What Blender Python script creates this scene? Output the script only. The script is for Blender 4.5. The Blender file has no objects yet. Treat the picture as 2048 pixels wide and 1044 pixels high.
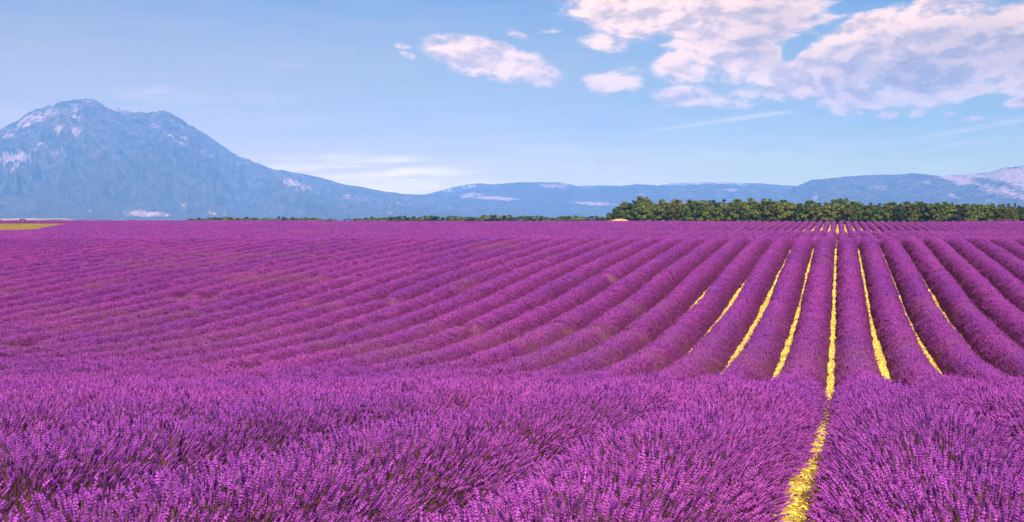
import bpy, bmesh, math, random
import numpy as np
from mathutils import Vector, Matrix, Euler

random.seed(7)
RNG = np.random.default_rng(11)
R = math.radians
C = bpy.context.scene.collection
SC = bpy.context.scene

# ------------------------------------------------------------------ camera
F, CX, HY, W0, H0 = 2400.0, 1024.0, 440.0, 2048.0, 1044.0   # focal length and horizon of the photograph, px
YAW = math.atan(648 / F)            # rows run along +Y; the camera looks this far to their left
PITCH = math.atan((H0 / 2 - HY) / F)
CAMZ = 1.95
cam_d = bpy.data.cameras.new('camera')
cam = bpy.data.objects.new('camera', cam_d)
C.objects.link(cam)
cam.location = (0, 0, CAMZ)
cam.rotation_euler = (R(90) - PITCH, 0, YAW)
cam_d.sensor_width = 36
cam_d.lens = 36 * F / W0
cam_d.clip_start = 0.1
cam_d.clip_end = 60000
cam_d.dof.use_dof = True
cam_d.dof.focus_distance = 28
cam_d.dof.aperture_fstop = 9.0
SC.camera = cam

# ------------------------------------------------------------------ sky, sun, exposure
SUN_AZ, SUN_EL = R(157), R(43)      # clockwise from +Y: behind the camera, to the right
world = bpy.data.worlds.new('World')
SC.world = world
world.use_nodes = True


class NT:
    """small helper to write node trees"""
    def __init__(self, tree):
        self.t = tree
        tree.nodes.clear()

    def n(self, kind, **kw):
        nd = self.t.nodes.new(kind)
        for k, v in kw.items():
            setattr(nd, k, v)
        return nd

    def l(self, a, b):
        self.t.links.new(a, b)

    def put(self, sock, v):
        if hasattr(v, 'links'):
            self.l(v, sock)
        else:
            sock.default_value = v

    def m(self, op, a, b=0.0, c=0.0, clamp=False):
        nd = self.n('ShaderNodeMath', operation=op, use_clamp=clamp)
        self.put(nd.inputs[0], a)
        self.put(nd.inputs[1], b)
        self.put(nd.inputs[2], c)
        return nd.outputs[0]

    def vm(self, op, a, b=(0, 0, 0)):
        nd = self.n('ShaderNodeVectorMath', operation=op)
        self.put(nd.inputs[0], a)
        if op == 'SCALE':
            self.put(nd.inputs['Scale'], b)
        elif op not in ('LENGTH', 'NORMALIZE'):
            self.put(nd.inputs[1], b)
        return nd.outputs['Value' if op in ('LENGTH', 'DOT_PRODUCT') else 'Vector']

    def mr(self, v, a, b, c=0.0, d=1.0, smooth=True):
        nd = self.n('ShaderNodeMapRange', interpolation_type='SMOOTHSTEP' if smooth else 'LINEAR')
        self.put(nd.inputs['Value'], v)
        for k, x in (('From Min', a), ('From Max', b), ('To Min', c), ('To Max', d)):
            self.put(nd.inputs[k], x)
        return nd.outputs['Result']

    def noise(self, vec, scale, detail=6.0, rough=0.55, dist=0.0):
        nd = self.n('ShaderNodeTexNoise')
        if vec is not None:
            self.l(vec, nd.inputs['Vector'])
        nd.inputs['Scale'].default_value = scale
        nd.inputs['Detail'].default_value = detail
        nd.inputs['Roughness'].default_value = rough
        nd.inputs['Distortion'].default_value = dist
        return nd.outputs['Fac']

    def mix(self, f, a, b, blend='MIX'):
        nd = self.n('ShaderNodeMix', data_type='RGBA', blend_type=blend)
        self.put(nd.inputs[0], f)
        for i, v in ((6, a), (7, b)):
            if not hasattr(v, 'links') and len(v) == 3:
                v = (*v, 1)
            self.put(nd.inputs[i], v)
        return nd.outputs[2]


def px_dir(x, y):
    """azimuth and elevation (degrees, relative to where the camera heads) of a photograph pixel"""
    a = math.atan((x - CX) / F)
    e = math.atan((HY - y) / F * math.cos(a))
    return math.degrees(a), math.degrees(e)


def build_world():
    T = NT(world.node_tree)
    tc = T.n('ShaderNodeTexCoord')
    rot = T.n('ShaderNodeVectorRotate', rotation_type='Z_AXIS')
    T.l(tc.outputs['Generated'], rot.inputs['Vector'])
    rot.inputs['Angle'].default_value = -YAW
    d = rot.outputs['Vector']
    sx = T.n('ShaderNodeSeparateXYZ')
    T.l(d, sx.inputs[0])
    az = T.m('MULTIPLY', T.m('ARCTAN2', sx.outputs[0], sx.outputs[1]), 180 / math.pi)
    el = T.m('MULTIPLY', T.m('ARCSINE', sx.outputs[2]), 180 / math.pi)
    cb = T.n('ShaderNodeCombineXYZ')
    T.l(az, cb.inputs[0])
    T.l(el, cb.inputs[1])
    ae = cb.outputs[0]

    # clear sky
    sky = T.n('ShaderNodeTexSky', sky_type='NISHITA', sun_disc=False)
    sky.sun_elevation = SUN_EL
    sky.sun_rotation = SUN_AZ
    sky.altitude = 600
    sky.air_density = 1.0
    sky.dust_density = 0.6
    sky.ozone_density = 2.0
    ramp = T.n('ShaderNodeValToRGB')
    T.l(T.m('DIVIDE', el, 90.0, clamp=True), ramp.inputs[0])
    cr = ramp.color_ramp
    stops = [(0.0, (20.0, 12.0, 2.4)), (0.028, (16.0, 9.8, 2.0)), (0.06, (6.4, 5.0, 2.6)), (0.115, (1.8, 2.7, 4.6)),
             (0.25, (1.3, 3.0, 7.6)), (1.0, (0.7, 1.9, 5.6))]
    while len(cr.elements) < len(stops):
        cr.elements.new(0.5)
    for e, (p, c) in zip(cr.elements, stops):
        e.position = p
        e.color = (c[0] / 20, c[1] / 20, c[2] / 20, 1)
    grad = T.vm('SCALE', ramp.outputs[0], 20.0)
    # paler and pinker towards the left, clearer blue to the right
    side = T.mr(az, -26, 26, smooth=True)
    tint = T.mix(side, (1.22, 1.04, 1.0), (0.62, 1.0, 1.2))
    grad = T.mix(1.0, grad, tint, 'MULTIPLY')
    clear = T.mix(0.80, sky.outputs[0], grad)

    def blobs(lst):
        out = None
        for (x, y, rx, ry, rz, amp) in lst:
            a, e = px_dir(x, y)
            k = math.degrees(1 / F)
            mp = T.n('ShaderNodeMapping', vector_type='TEXTURE')
            T.l(ae, mp.inputs['Vector'])
            mp.inputs['Location'].default_value = (a, e, 0)
            mp.inputs['Rotation'].default_value = (0, 0, R(rz))
            mp.inputs['Scale'].default_value = (rx * k, ry * k, 1)
            v = T.mr(T.vm('LENGTH', mp.outputs[0]), 1.35, 0.25, 0.0, amp)
            out = v if out is None else T.m('SMOOTH_MAX', out, v, 0.15)
        return out

    # photograph-pixel centre, half axes, tilt, amount
    cum = [(985, 122, 150, 44, -12, .95), (1065, 150, 85, 28, -8, .85), (930, 98, 70, 22, 0, .7),
           (800, 93, 30, 9, -8, .55), (818, 113, 30, 9, -20, .5), (1035, 72, 45, 13, -20, .55), (1105, 62, 60, 10, 5, .5),
           (1215, 165, 75, 34, 0, .8), (1245, 148, 60, 18, 10, .5),
           (1300, 30, 210, 60, -6, 1.0), (1480, 30, 260, 70, -8, .95), (1440, 95, 190, 70, -20, .95), (1365, 130, 75, 45, 0, .85),
           (1200, 85, 70, 25, -10, .55), (1530, 130, 90, 45, 0, .62),
           (1375, 195, 80, 28, 0, .85), (1470, 195, 90, 30, 0, .62), (1480, 160, 90, 30, 0, .5),
           (1640, 155, 135, 48, 10, 1.0), (1760, 70, 230, 62, 17, 1.0), (1930, 90, 240, 100, 5, 1.0), (1850, 150, 260, 62, 0, .95),
           (1720, 190, 260, 34, -3, .8), (2060, 60, 170, 80, 0, .95), (2060, 185, 110, 32, 0, .8), (1780, 15, 60, 12, 15, .4),
           (1690, 222, 42, 16, 0, .75), (1775, 230, 28, 11, 0, .65), (1832, 228, 28, 13, 0, .7), (1888, 230, 28, 10, 0, .6),
           (1940, 239, 32, 7, 0, .55), (1130, 322, 12, 5, 0, .6), (1205, 325, 22, 7, 0, .75), (1246, 328, 11, 5, 0, .6),
           (1700, -60, 500, 50, 0, .7), (2260, 120, 200, 90, 0, .8)]
    holes = [(1590, 95, 60, 22, 40, .5), (1650, 55, 60, 14, 20, .45), (1720, 12, 120, 14, 10, .5), (2040, 2, 60, 12, 0, .4),
             (1555, 210, 60, 14, 0, .2), (1980, 200, 70, 14, 10, .5)]
    shade = [(1820, 160, 210, 80, -4, 1.0), (1960, 110, 190, 90, 0, .85), (1540, 95, 100, 60, 0, .75), (1120, 120, 70, 40, 0, .6),
             (2080, 160, 150, 80, 0, .85), (1760, 110, 120, 50, 15, .7), (1440, 70, 90, 40, -10, .4), (1480, 40, 90, 40, 0, .45), (1580, 30, 130, 40, 0, .7), (1720, 200, 240, 26, 0, .55), (1340, 180, 50, 14, 0, .2)]
    bias = T.m('SUBTRACT', blobs(cum), blobs(holes))
    # elsewhere in the sky: the same kind of broken cloud
    away = T.m('MULTIPLY', T.mr(T.m('ABSOLUTE', T.m('SUBTRACT', az, 0.0)), 27, 45), T.mr(T.noise(d, 1.7, 2.0), .46, .62, 0.0, .75))
    over = T.m('MULTIPLY', T.mr(el, 14, 24), T.mr(T.noise(d, 2.1, 2.0), .48, .62, 0.0, .75))
    bias = T.m('MAXIMUM', bias, T.m('MAXIMUM', away, over))
    st = T.vm('MULTIPLY', d, (1.0, 1.0, 2.2))
    warp = T.n('ShaderNodeTexNoise')
    T.l(st, warp.inputs['Vector'])
    warp.inputs['Scale'].default_value = 9
    warp.inputs['Detail'].default_value = 4
    st2 = T.vm('ADD', st, T.vm('SCALE', T.vm('SUBTRACT', warp.outputs['Color'], (.5, .5, .5)), 0.05))
    n1 = T.m('ADD', T.m('MULTIPLY', T.noise(st2, 22, 10.0, .60), .66), T.m('MULTIPLY', T.noise(st2, 64, 9.0, .60), .34))
    # the same noise a little towards the light (up and left) gives the modelling of the lumps
    st3 = T.vm('ADD', st2, (-0.008, 0.0, 0.014))
    n2 = T.m('ADD', T.m('MULTIPLY', T.noise(st3, 22, 8.0, .58), .72), T.m('MULTIPLY', T.noise(st3, 64, 6.0, .58), .28))
    dens = T.m('ADD', bias, T.m('MULTIPLY', T.m('MULTIPLY', T.m('SUBTRACT', n1, .5), 2.5), T.mr(bias, 0.0, .45, .12, 1.0)))
    alpha = T.mr(dens, .14, .74)
    core = T.mr(dens, .40, 1.05)
    lump = T.mr(T.m('SUBTRACT', n1, n2), -.13, .085)
    sh = T.m('MULTIPLY', T.m('MULTIPLY', blobs(shade), T.mr(core, 0.0, .7)), T.mr(lump, 0.0, 1.0, 1.1, .72), clamp=True)
    lit = T.mix(lump, (8.2, 5.5, 4.6), (16.5, 10.4, 7.0))
    ccol = T.mix(sh, lit, (5.2, 3.8, 3.6))
    alpha = T.m('MULTIPLY', alpha, .96)
    # thin high streaks
    cir = [(690, 328, 190, 12, 4, 1.0), (800, 348, 170, 16, 3, 1.0), (640, 315, 150, 10, 0, .7), (760, 370, 260, 26, 0, .8), (310, 184, 70, 8, 8, .5), (1460, 240, 200, 6, 7, .5),
           (1560, 300, 280, 14, 3, .16), (1960, 255, 130, 7, 9, .34), (1860, 300, 90, 6, 10, .22), (720, 365, 220, 24, 0, .55), (360, 190, 240, 22, 0, .3),
           (580, 125, 60, 14, 0, .25), (1150, 300, 160, 14, 0, .15)]
    mp = T.n('ShaderNodeMapping')
    T.l(ae, mp.inputs['Vector'])
    mp.inputs['Rotation'].default_value = (0, 0, R(-5))
    mp.inputs['Scale'].default_value = (.22, 1.7, 1)
    ns = T.noise(mp.outputs[0], 1.0, 7.0, .6, .3)
    ca = T.m('MULTIPLY', blobs(cir), T.mr(ns, .3, .66), clamp=True)
    col = T.mix(T.m('MULTIPLY', ca, .8), clear, T.mix(T.mr(el, 3.2, 7.0), (27.0, 19.0, 13.0), (12.0, 8.4, 5.4)))
    col = T.mix(alpha, col, ccol)
    bg = T.n('ShaderNodeBackground')
    T.l(col, bg.inputs[0])
    bg.inputs[1].default_value = 0.092
    out = T.n('ShaderNodeOutputWorld')
    T.l(bg.outputs[0], out.inputs[0])
    world.cycles.sampling_method = 'MANUAL'
    world.cycles.sample_map_resolution = 512


build_world()

sun_d = bpy.data.lights.new('sun', 'SUN')
sun = bpy.data.objects.new('sun', sun_d)
C.objects.link(sun)
sun_d.energy = 5.0
sun_d.angle = R(0.5)
sun_d.color = (1.0, 0.92, 0.84)
to_sun = Vector((math.sin(SUN_AZ) * math.cos(SUN_EL), math.cos(SUN_AZ) * math.cos(SUN_EL), math.sin(SUN_EL)))
sun.rotation_euler = to_sun.to_track_quat('Z', 'Y').to_euler()
SC.view_settings.view_transform = 'Standard'
SC.view_settings.look = 'None'
SC.view_settings.exposure = 0.42
SC.view_settings.gamma = 1.0
SC.view_settings.use_curve_mapping = False
SC.cycles.max_bounces = 6
SC.cycles.volume_bounces = 2
SC.cycles.transparent_max_bounces = 8
SC.cycles.use_denoising = True
SC.cycles.sample_clamp_indirect = 4.0


# ------------------------------------------------------------------ helpers
def tag(o, label=None, cat=None, group=None, kind=None):
    for k, v in (('label', label), ('category', cat), ('group', group), ('kind', kind)):
        if v:
            o[k] = v
    return o


def mesh_np(name, verts, faces, mats, parent=None, smooth=True, mat_idx=None, attrs=None):
    me = bpy.data.meshes.new(name)
    verts = np.asarray(verts, dtype=np.float32)
    faces = np.asarray(faces, dtype=np.int32)
    me.vertices.add(len(verts))
    me.vertices.foreach_set('co', verts.ravel())
    if len(faces):
        k = faces.shape[1]
        me.loops.add(faces.size)
        me.loops.foreach_set('vertex_index', faces.ravel())
        me.polygons.add(len(faces))
        me.polygons.foreach_set('loop_start', np.arange(0, faces.size, k, dtype=np.int32))
        if smooth:
            me.polygons.foreach_set('use_smooth', np.ones(len(faces), dtype=bool))
        if mat_idx is not None:
            me.polygons.foreach_set('material_index', np.asarray(mat_idx, dtype=np.int32))
    for m in (mats if isinstance(mats, (list, tuple)) else [mats]):
        me.materials.append(m)
    for an, (ty, data) in (attrs or {}).items():
        a = me.attributes.new(an, ty, 'POINT')
        a.data.foreach_set('vector' if ty == 'FLOAT_VECTOR' else 'value', np.asarray(data).ravel())
    me.update(calc_edges=True)
    return me


def link(name, me, parent=None, loc=None):
    o = bpy.data.objects.new(name, me)
    C.objects.link(o)
    if parent is not None:
        o.parent = parent
    if loc is not None:
        o.location = loc
    return o


def empty(name, loc=(0, 0, 0), rz=0.0):
    o = bpy.data.objects.new(name, None)
    o.location = loc
    o.rotation_euler = (0, 0, rz)
    o.empty_display_size = .2
    C.objects.link(o)
    return o


def grid_faces(nu, nv):
    i = np.arange(nu * nv).reshape(nu, nv)
    return np.stack([i[:-1, :-1].ravel(), i[1:, :-1].ravel(), i[1:, 1:].ravel(), i[:-1, 1:].ravel()], 1)


_perm = np.random.default_rng(5).random((256, 256))


def vnoise(x, y):
    xi, yi = np.floor(x).astype(int), np.floor(y).astype(int)
    fx, fy = x - xi, y - yi
    fx, fy = fx * fx * fx * (fx * (fx * 6 - 15) + 10), fy * fy * fy * (fy * (fy * 6 - 15) + 10)
    a = _perm[xi & 255, yi & 255]
    b = _perm[(xi + 1) & 255, yi & 255]
    c = _perm[xi & 255, (yi + 1) & 255]
    e = _perm[(xi + 1) & 255, (yi + 1) & 255]
    return (a * (1 - fx) + b * fx) * (1 - fy) + (c * (1 - fx) + e * fx) * fy


def fbm(x, y, octaves=5, gain=.5, ridged=False):
    s, amp, tot = 0.0, 1.0, 0.0
    for o in range(octaves):
        n = vnoise(x * 2 ** o + 17.3 * o, y * 2 ** o + 9.1 * o)
        if ridged:
            n = 1 - np.abs(2 * n - 1)
        s = s + n * amp
        tot += amp
        amp *= gain
    return s / tot


def material(name):
    m = bpy.data.materials.new(name)
    m.use_nodes = True
    return m, NT(m.node_tree)


def finish(T, col, rough=.9, translucent=0.0, bump=None, spec=.15):
    out = T.n('ShaderNodeOutputMaterial')
    p = T.n('ShaderNodeBsdfPrincipled')
    T.put(p.inputs['Base Color'], col)
    p.inputs['Roughness'].default_value = rough
    p.inputs['Specular IOR Level'].default_value = spec
    if bump is not None:
        b = T.n('ShaderNodeBump')
        b.inputs['Strength'].default_value = bump[1]
        b.inputs['Distance'].default_value = bump[2]
        T.l(bump[0], b.inputs['Height'])
        T.l(b.outputs[0], p.inputs['Normal'])
    if translucent:
        tr = T.n('ShaderNodeBsdfTranslucent')
        T.put(tr.inputs[0], col)
        mx = T.n('ShaderNodeMixShader')
        mx.inputs[0].default_value = translucent
        T.l(p.outputs[0], mx.inputs[1])
        T.l(tr.outputs[0], mx.inputs[2])
        T.l(mx.outputs[0], out.inputs[0])
    else:
        T.l(p.outputs[0], out.inputs[0])


def attr(T, name, kind='GEOMETRY'):
    a = T.n('ShaderNodeAttribute', attribute_type=kind, attribute_name=name)
    return a


# ------------------------------------------------------------------ ground
S = 1.8                                     # row spacing, m
PY = [-60, 0, 4, 7, 9.5, 12, 18, 25, 33, 41, 48, 54, 63.5, 71, 78, 87.5, 97, 104, 112, 125, 140, 160, 193, 212, 230, 245, 262, 282, 310, 340,
      352, 380, 500, 1500, 3000, 20000]
PH = [-1.9, -1.92, -2.05, -2.22, -2.40, -2.68, -3.38, -4.24, -5.08, -5.36, -5.36, -5.25, -4.95, -4.4, -3.95, -3.4, -2.82, -2.45, -2.5, -3.05, -3.35, -3.2,
      -2.9, -2.95, -3.3, -3.45, -3.1, -2.45, -1.8, -1.25, -1.28, -1.9, -3.2, -4.2, -4.2, -4.2]
_yy = np.concatenate([np.arange(-60, 520, .5), np.geomspace(520, 20000, 400)])
_ph = np.interp(_yy, PY, PH)
_ker = np.array([1, 3, 5, 7, 8, 7, 5, 3, 1.0])
_ker /= _ker.sum()
_n = 1160
for _ in range(2):
    _ph[4:_n - 4] = np.convolve(_ph[:_n], _ker, 'valid')


def ground(x, y):
    x = np.asarray(x, dtype=float)
    y = np.asarray(y, dtype=float)
    skew = np.interp(y, [60, 160], [.27, .09])
    z = np.interp(y - skew * np.clip(x, -300, 300), _yy, _ph)
    far = np.clip((y - 30) / 40, 0, 1) * np.clip((520 - y) / 160, 0, 1)
    z = z + (fbm(x / 55 + 3, y / 55 + 8, 3) - .5) * .55 * far * np.clip(np.abs(x + .2) / 25, 0, 1)
    return z + CAMZ


def build_ground():
    ys = np.concatenate([np.arange(-30, 2, 4.0), np.arange(2, 120, .6), np.arange(120, 360, 1.5), np.geomspace(362, 11000, 60)])
    xs_near = np.concatenate([np.arange(-12, 14, .45)])
    left = -12 - np.geomspace(1, 11000, 70)[::-1]
    right = 14 + np.geomspace(1, 11000, 60)
    xs = np.concatenate([left, xs_near, right])
    Y, X = np.meshgrid(ys, xs, indexing='ij')
    Z = ground(X, Y)
    m, T = material('field_soil')
    geo = T.n('ShaderNodeNewGeometry')
    p = geo.outputs['Position']
    n1 = T.noise(p, 3.0, 8, .65)
    n2 = T.noise(p, .35, 4, .5)
    soil = T.mix(T.mr(n1, .3, .7), (.55, .26, .05), (.86, .64, .12))
    soil = T.mix(T.mr(n2, .5, .75, 0, .5), soil, (.55, .30, .12))
    sx = T.n('ShaderNodeSeparateXYZ')
    T.l(p, sx.inputs[0])
    far = T.mr(sx.outputs[1], 345, 380)
    plain = T.mix(T.mr(T.noise(p, .004, 4), .4, .6), (.10, .11, .035), (.34, .25, .12))
    col = T.mix(far, soil, plain)
    finish(T, col, bump=(n1, .6, .04))
    me = mesh_np('ground', np.stack([X.ravel(), Y.ravel(), Z.ravel()], 1), grid_faces(len(ys), len(xs))[:, ::-1], m)
    tag(link('ground', me), kind='structure')


build_ground()


# ------------------------------------------------------------------ mountains and hills
def world_from(az, r):
    """az clockwise from the camera heading, r horizontal distance"""
    b = az - YAW
    return np.sin(b) * r, np.cos(b) * r


def build_hill(name, pts, dist, foot, back, seed, rocks, rock_bias, foot_pow=1.35, gully=60., na=420, nf=110, nb=26, tone=0.0, dist_fn=None, pale=(.44, .29, .29)):
    pts = np.array(pts, dtype=float)
    px = np.linspace(pts[0, 0], pts[-1, 0], na)
    py = np.interp(px, pts[:, 0], pts[:, 1])
    k = np.array([1, 2, 3, 2, 1.0])
    k /= k.sum()
    pp = np.concatenate([[py[0]] * 2, py, [py[-1]] * 2])
    py = np.convolve(pp, k, 'valid')
    az = np.arctan((px - CX) / F)
    Rr = np.full(na, float(dist)) if dist_fn is None else dist_fn(px)
    Rr = Rr + (fbm(px / 90 + seed, px * 0 + seed, 3) - .5) * dist * .10
    ridge = (HY - py) / F * Rr * np.cos(az) + CAMZ
    t = np.concatenate([np.linspace(0, 1, nf), 1 + np.linspace(0, 1, nb + 1)[1:]])
    A, Tt = np.meshgrid(az, t, indexing='ij')
    RR = Rr[:, None]
    r = np.where(Tt <= 1, foot + (RR - foot) * Tt, RR + (Tt - 1) * back)
    base = -4.2 + CAMZ - 6
    rel = ridge[:, None] - base
    front = np.clip(Tt, 0, 1)
    prof = np.where(Tt <= 1, .45 * front + .55 * front ** (foot_pow * 1.8), np.clip(1 - (Tt - 1) ** 1.4, 0, 1))
    u = A * dist
    warp = fbm(u / (dist * .06) + seed * 3, r / (dist * .06), 3) * 2
    g = fbm(u / (dist * .030) + warp + seed, r / (dist * .14) + seed, 5, .55, ridged=True)
    g2 = fbm(u / (dist * .010) + seed, r / (dist * .014), 4, .55)
    env = np.sin(np.pi * np.clip(front, 0, 1)) ** .8 * np.where(Tt <= 1, 1, 0)
    lim = np.clip(rel / 400, .08, 1)
    h = base + rel * prof + env * lim * ((g - .62) * gully * 2.4 + (g2 - .5) * gully * .7)
    h = h + (fbm(u / 22 + seed, r / 22, 3, .6) - .5) * np.minimum(rel * .02, 9) * front
    h = h + (fbm(u / 60 + seed, r / 60, 4, .6) - .5) * (rel * .035) * np.where(Tt <= 1.05, front ** 2, 1)
    X, Y = world_from(A, r)
    # bare rock and open ground, placed where they are on the slopes
    sx_ = CX + F * np.tan(A)
    sy_ = HY - (h - CAMZ) / (r * np.cos(A)) * F
    rk = np.zeros_like(h)
    for (cx, cy, rx, ry, rz, amp) in rocks:
        dx, dy = sx_ - cx, sy_ - cy
        c, s_ = math.cos(R(rz)), math.sin(R(rz))
        q = ((dx * c + dy * s_) / rx) ** 2 + ((-dx * s_ + dy * c) / ry) ** 2
        rk = np.maximum(rk, amp * np.exp(-q * .8))
    rk = rk + rock_bias + (g - .6) * .35 + (front - .5) * .16
    m, T = material(name + '_cover')
    geo = T.n('ShaderNodeNewGeometry')
    p = geo.outputs['Position']
    a = attr(T, 'rock').outputs['Fac']
    n1 = T.noise(p, 1 / 90., 9, .68)
    n2 = T.noise(T.vm('MULTIPLY', p, (1, 1, .35)), 1 / 28., 8, .7)
    f = T.mr(T.m('ADD', T.m('ADD', a, T.m('MULTIPLY', T.m('SUBTRACT', n1, .5), 1.0)), T.m('MULTIPLY', T.m('SUBTRACT', n2, .5), 1.5)), .32, .62)
    n3 = T.noise(p, 1 / 30., 8, .72)
    woods = T.mix(T.mr(T.m('ADD', T.m('MULTIPLY', n1, .45), T.m('MULTIPLY', n3, .55)), .36, .68), (.022 + tone, .024 + tone, .022 + tone), (.22 + tone, .165 + tone, .15 + tone))
    woods = T.mix(T.mr(attr(T, 'upper').outputs['Fac'], .05, .9, .62, 0.0), woods, (.075 + tone, .070 + tone, .062 + tone))
    rockc = T.mix(T.mr(n2, .35, .65), pale, (pale[0] * 1.45, pale[1] * 1.4, pale[2] * 1.3))
    finish(T, T.mix(f, woods, rockc), rough=.95, bump=(T.m('ADD', n1, n2), .6, 18.0), spec=.05)
    me = mesh_np(name, np.stack([X.ravel(), Y.ravel(), h.ravel()], 1), grid_faces(na, len(t))[:, ::-1], m, attrs={'rock': ('FLOAT', rk.astype(np.float32)), 'upper': ('FLOAT', np.clip(front * 1.1 - .1, 0, 1).astype(np.float32))})
    o = link(name, me)
    tag(o, kind='structure')
    return o


BIG = [(-330, 420), (-180, 372), (-60, 300), (0, 262), (40, 240), (65, 222), (105, 212), (130, 203), (160, 198), (190, 200), (210, 210), (240, 219), (270, 226),
       (300, 226), (330, 222), (350, 230), (390, 255), (430, 280), (470, 307), (510, 325), (545, 338), (600, 347), (650, 357), (690, 370),
       (720, 373), (770, 383), (810, 388), (860, 390), (930, 398), (1010, 412), (1100, 436)]
BIG_ROCK = [(120, 235, 110, 30, -10, .32), (350, 255, 80, 34, 32, .26), (470, 312, 90, 16, 34, .30), (30, 310, 60, 60, 0, .26), (560, 352, 80, 10, 16, .26),(85, 232, 60, 14, -20, .55), (60, 250, 16, 24, 30, .5), (115, 255, 22, 12, 30, .4), (155, 262, 14, 14, 60, .55), (20, 270, 26, 12, -30, .5), (35, 315, 48, 14, -8, .6), (30, 338, 34, 8, -8, .5),
            (85, 290, 26, 14, -40, .38), (118, 303, 22, 7, -30, .4), (225, 216, 28, 5, 22, .75), (245, 222, 30, 6, 10, .6), (330, 262, 60, 6, 30, .45), (160, 230, 60, 8, 0, .3), (365, 285, 16, 5, 30, .42),
            (60, 368, 40, 7, -6, .36), (590, 368, 50, 7, 20, .55), (640, 352, 60, 4, 12, .35), (360, 232, 40, 5, 30, .25), (440, 290, 60, 4, 35, .3), (470, 305, 60, 5, 35, .35), (420, 310, 24, 6, 25, .3),
            (295, 428, 60, 7, 2, .85), (310, 440, 70, 5, 0, .3), (365, 408, 9, 14, -20, .5), (425, 427, 13, 5, 12, .6), (450, 428, 5, 3, 0, .6), (318, 392, 8, 3, 0, .4), (720, 398, 40, 5, 4, .5), (800, 410, 50, 8, 3, .32), (700, 392, 30, 4, 5, .4),
            (540, 427, 6, 3, 0, .6), (600, 426, 22, 4, 10, .35), (780, 428, 14, 6, 0, .45), (180, 423, 5, 3, 0, .6)]
build_hill('mountain', BIG, 8000, 5000, 2500, 1.0, BIG_ROCK, -.06, gully=130, na=560, nf=130)

FARR = [(760, 438), (800, 404), (860, 387), (900, 376), (940, 368), (965, 367), (1000, 371), (1060, 380), (1120, 376), (1170, 371), (1225, 371), (1270, 374), (1320, 371), (1345, 366), (1400, 364),
        (1440, 365), (1500, 366), (1560, 370), (1600, 373), (1660, 372), (1720, 380), (1800, 400), (1900, 436)]
build_hill('distant_hill', FARR, 10000, 8600, 500, 4.0, [(1400, 366, 120, 4, 0, .4), (930, 376, 70, 8, -8, .25)], .14, gully=30, na=380, nf=60, pale=(.42, .34, .36))

MIDR = [(740, 440), (800, 414), (850, 402), (895, 391), (935, 378), (980, 369), (1030, 365), (1075, 364), (1120, 365), (1145, 370), (1170, 376), (1200, 379), (1245, 372), (1275, 368),
        (1300, 370), (1345, 374), (1390, 370), (1420, 366), (1480, 372), (1560, 377), (1620, 376), (1700, 380), (1800, 398), (1900, 430)]
MIDROCK = [(1105, 372, 34, 8, 5, .5), (1128, 368, 18, 5, 10, .5), (985, 396, 55, 4, 3, .85), (935, 391, 22, 5, -20, .75), (950, 388, 20, 4, 0, .6), (1185, 407, 55, 4, 2, .8), (1460, 380, 18, 4, 0, .6), (1280, 388, 10, 3, 0, .4), (900, 433, 30, 4, 0, .4)]
build_hill('wooded_hill', MIDR, 8500, 6200, 1400, 7.0, MIDROCK, -.10, gully=34, na=460, nf=100)

RIGHTR = [(1500, 438), (1560, 392), (1590, 374), (1620, 361), (1680, 354), (1740, 350), (1790, 349), (1830, 347), (1880, 352), (1930, 350), (1975, 345), (2010, 335), (2048, 331), (2120, 320), (2220, 318), (2320, 345), (2480, 400), (2600, 438)]
RIGHTROCK = [(1760, 376, 26, 7, -3, .55), (1680, 357, 30, 3, 0, .35), (1630, 396, 8, 8, 30, .6), (1850, 366, 20, 6, 0, .45), (1910, 358, 40, 8, 12, .8), (1960, 352, 60, 6, 0, .6), (2020, 352, 60, 14, 6, .85), (2050, 340, 60, 8, -10, .7),
             (2010, 385, 70, 12, 14, .6), (2060, 372, 60, 14, 0, .6), (1905, 392, 20, 5, 20, .55), (1980, 402, 50, 6, 10, .35), (2180, 360, 90, 30, 0, .7)]
build_hill('bare_hill', RIGHTR, 8200, 5600, 1500, 12.0, RIGHTROCK, -.06, gully=46, na=460, nf=100)


def build_far_field():
    # pale harvested fields on a gentle rise under the mountain, far left
    na, nr = 160, 24
    px = np.linspace(-260, 175, na)
    az = np.arctan((px - CX) / F)
    r = np.linspace(1900, 3000, nr)
    A, RR = np.meshgrid(az, r, indexing='ij')
    t = (RR - 1900) / 1100
    edge = np.clip((160 - px) / 22, 0, 1)[:, None] * np.ones_like(RR)
    edge = edge * edge * (3 - 2 * edge)
    top = 3.0 + (fbm(px / 22, px * 0 + 2, 4)[:, None] - .5) * 3.0
    z = -5.2 + (top + 5.0) * np.minimum(t * 1.5, 1) * edge - .0 * t + CAMZ
    X, Y = world_from(A, RR)
    m, T = material('stubble')
    geo = T.n('ShaderNodeNewGeometry')
    n = T.noise(geo.outputs['Position'], .012, 6, .6)
    n2 = T.noise(geo.outputs['Position'], .05, 4, .6)
    finish(T, T.mix(T.mr(T.m('ADD', n, T.m('MULTIPLY', n2, .3)), .60, .74), (.60, .40, .27), (.14, .12, .07)), rough=1.0)
    me = mesh_np('stubble_field', np.stack([X.ravel(), Y.ravel(), z.ravel()], 1), grid_faces(na, nr)[:, ::-1], m)
    tag(link('stubble_field', me), kind='structure')


build_far_field()

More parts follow.
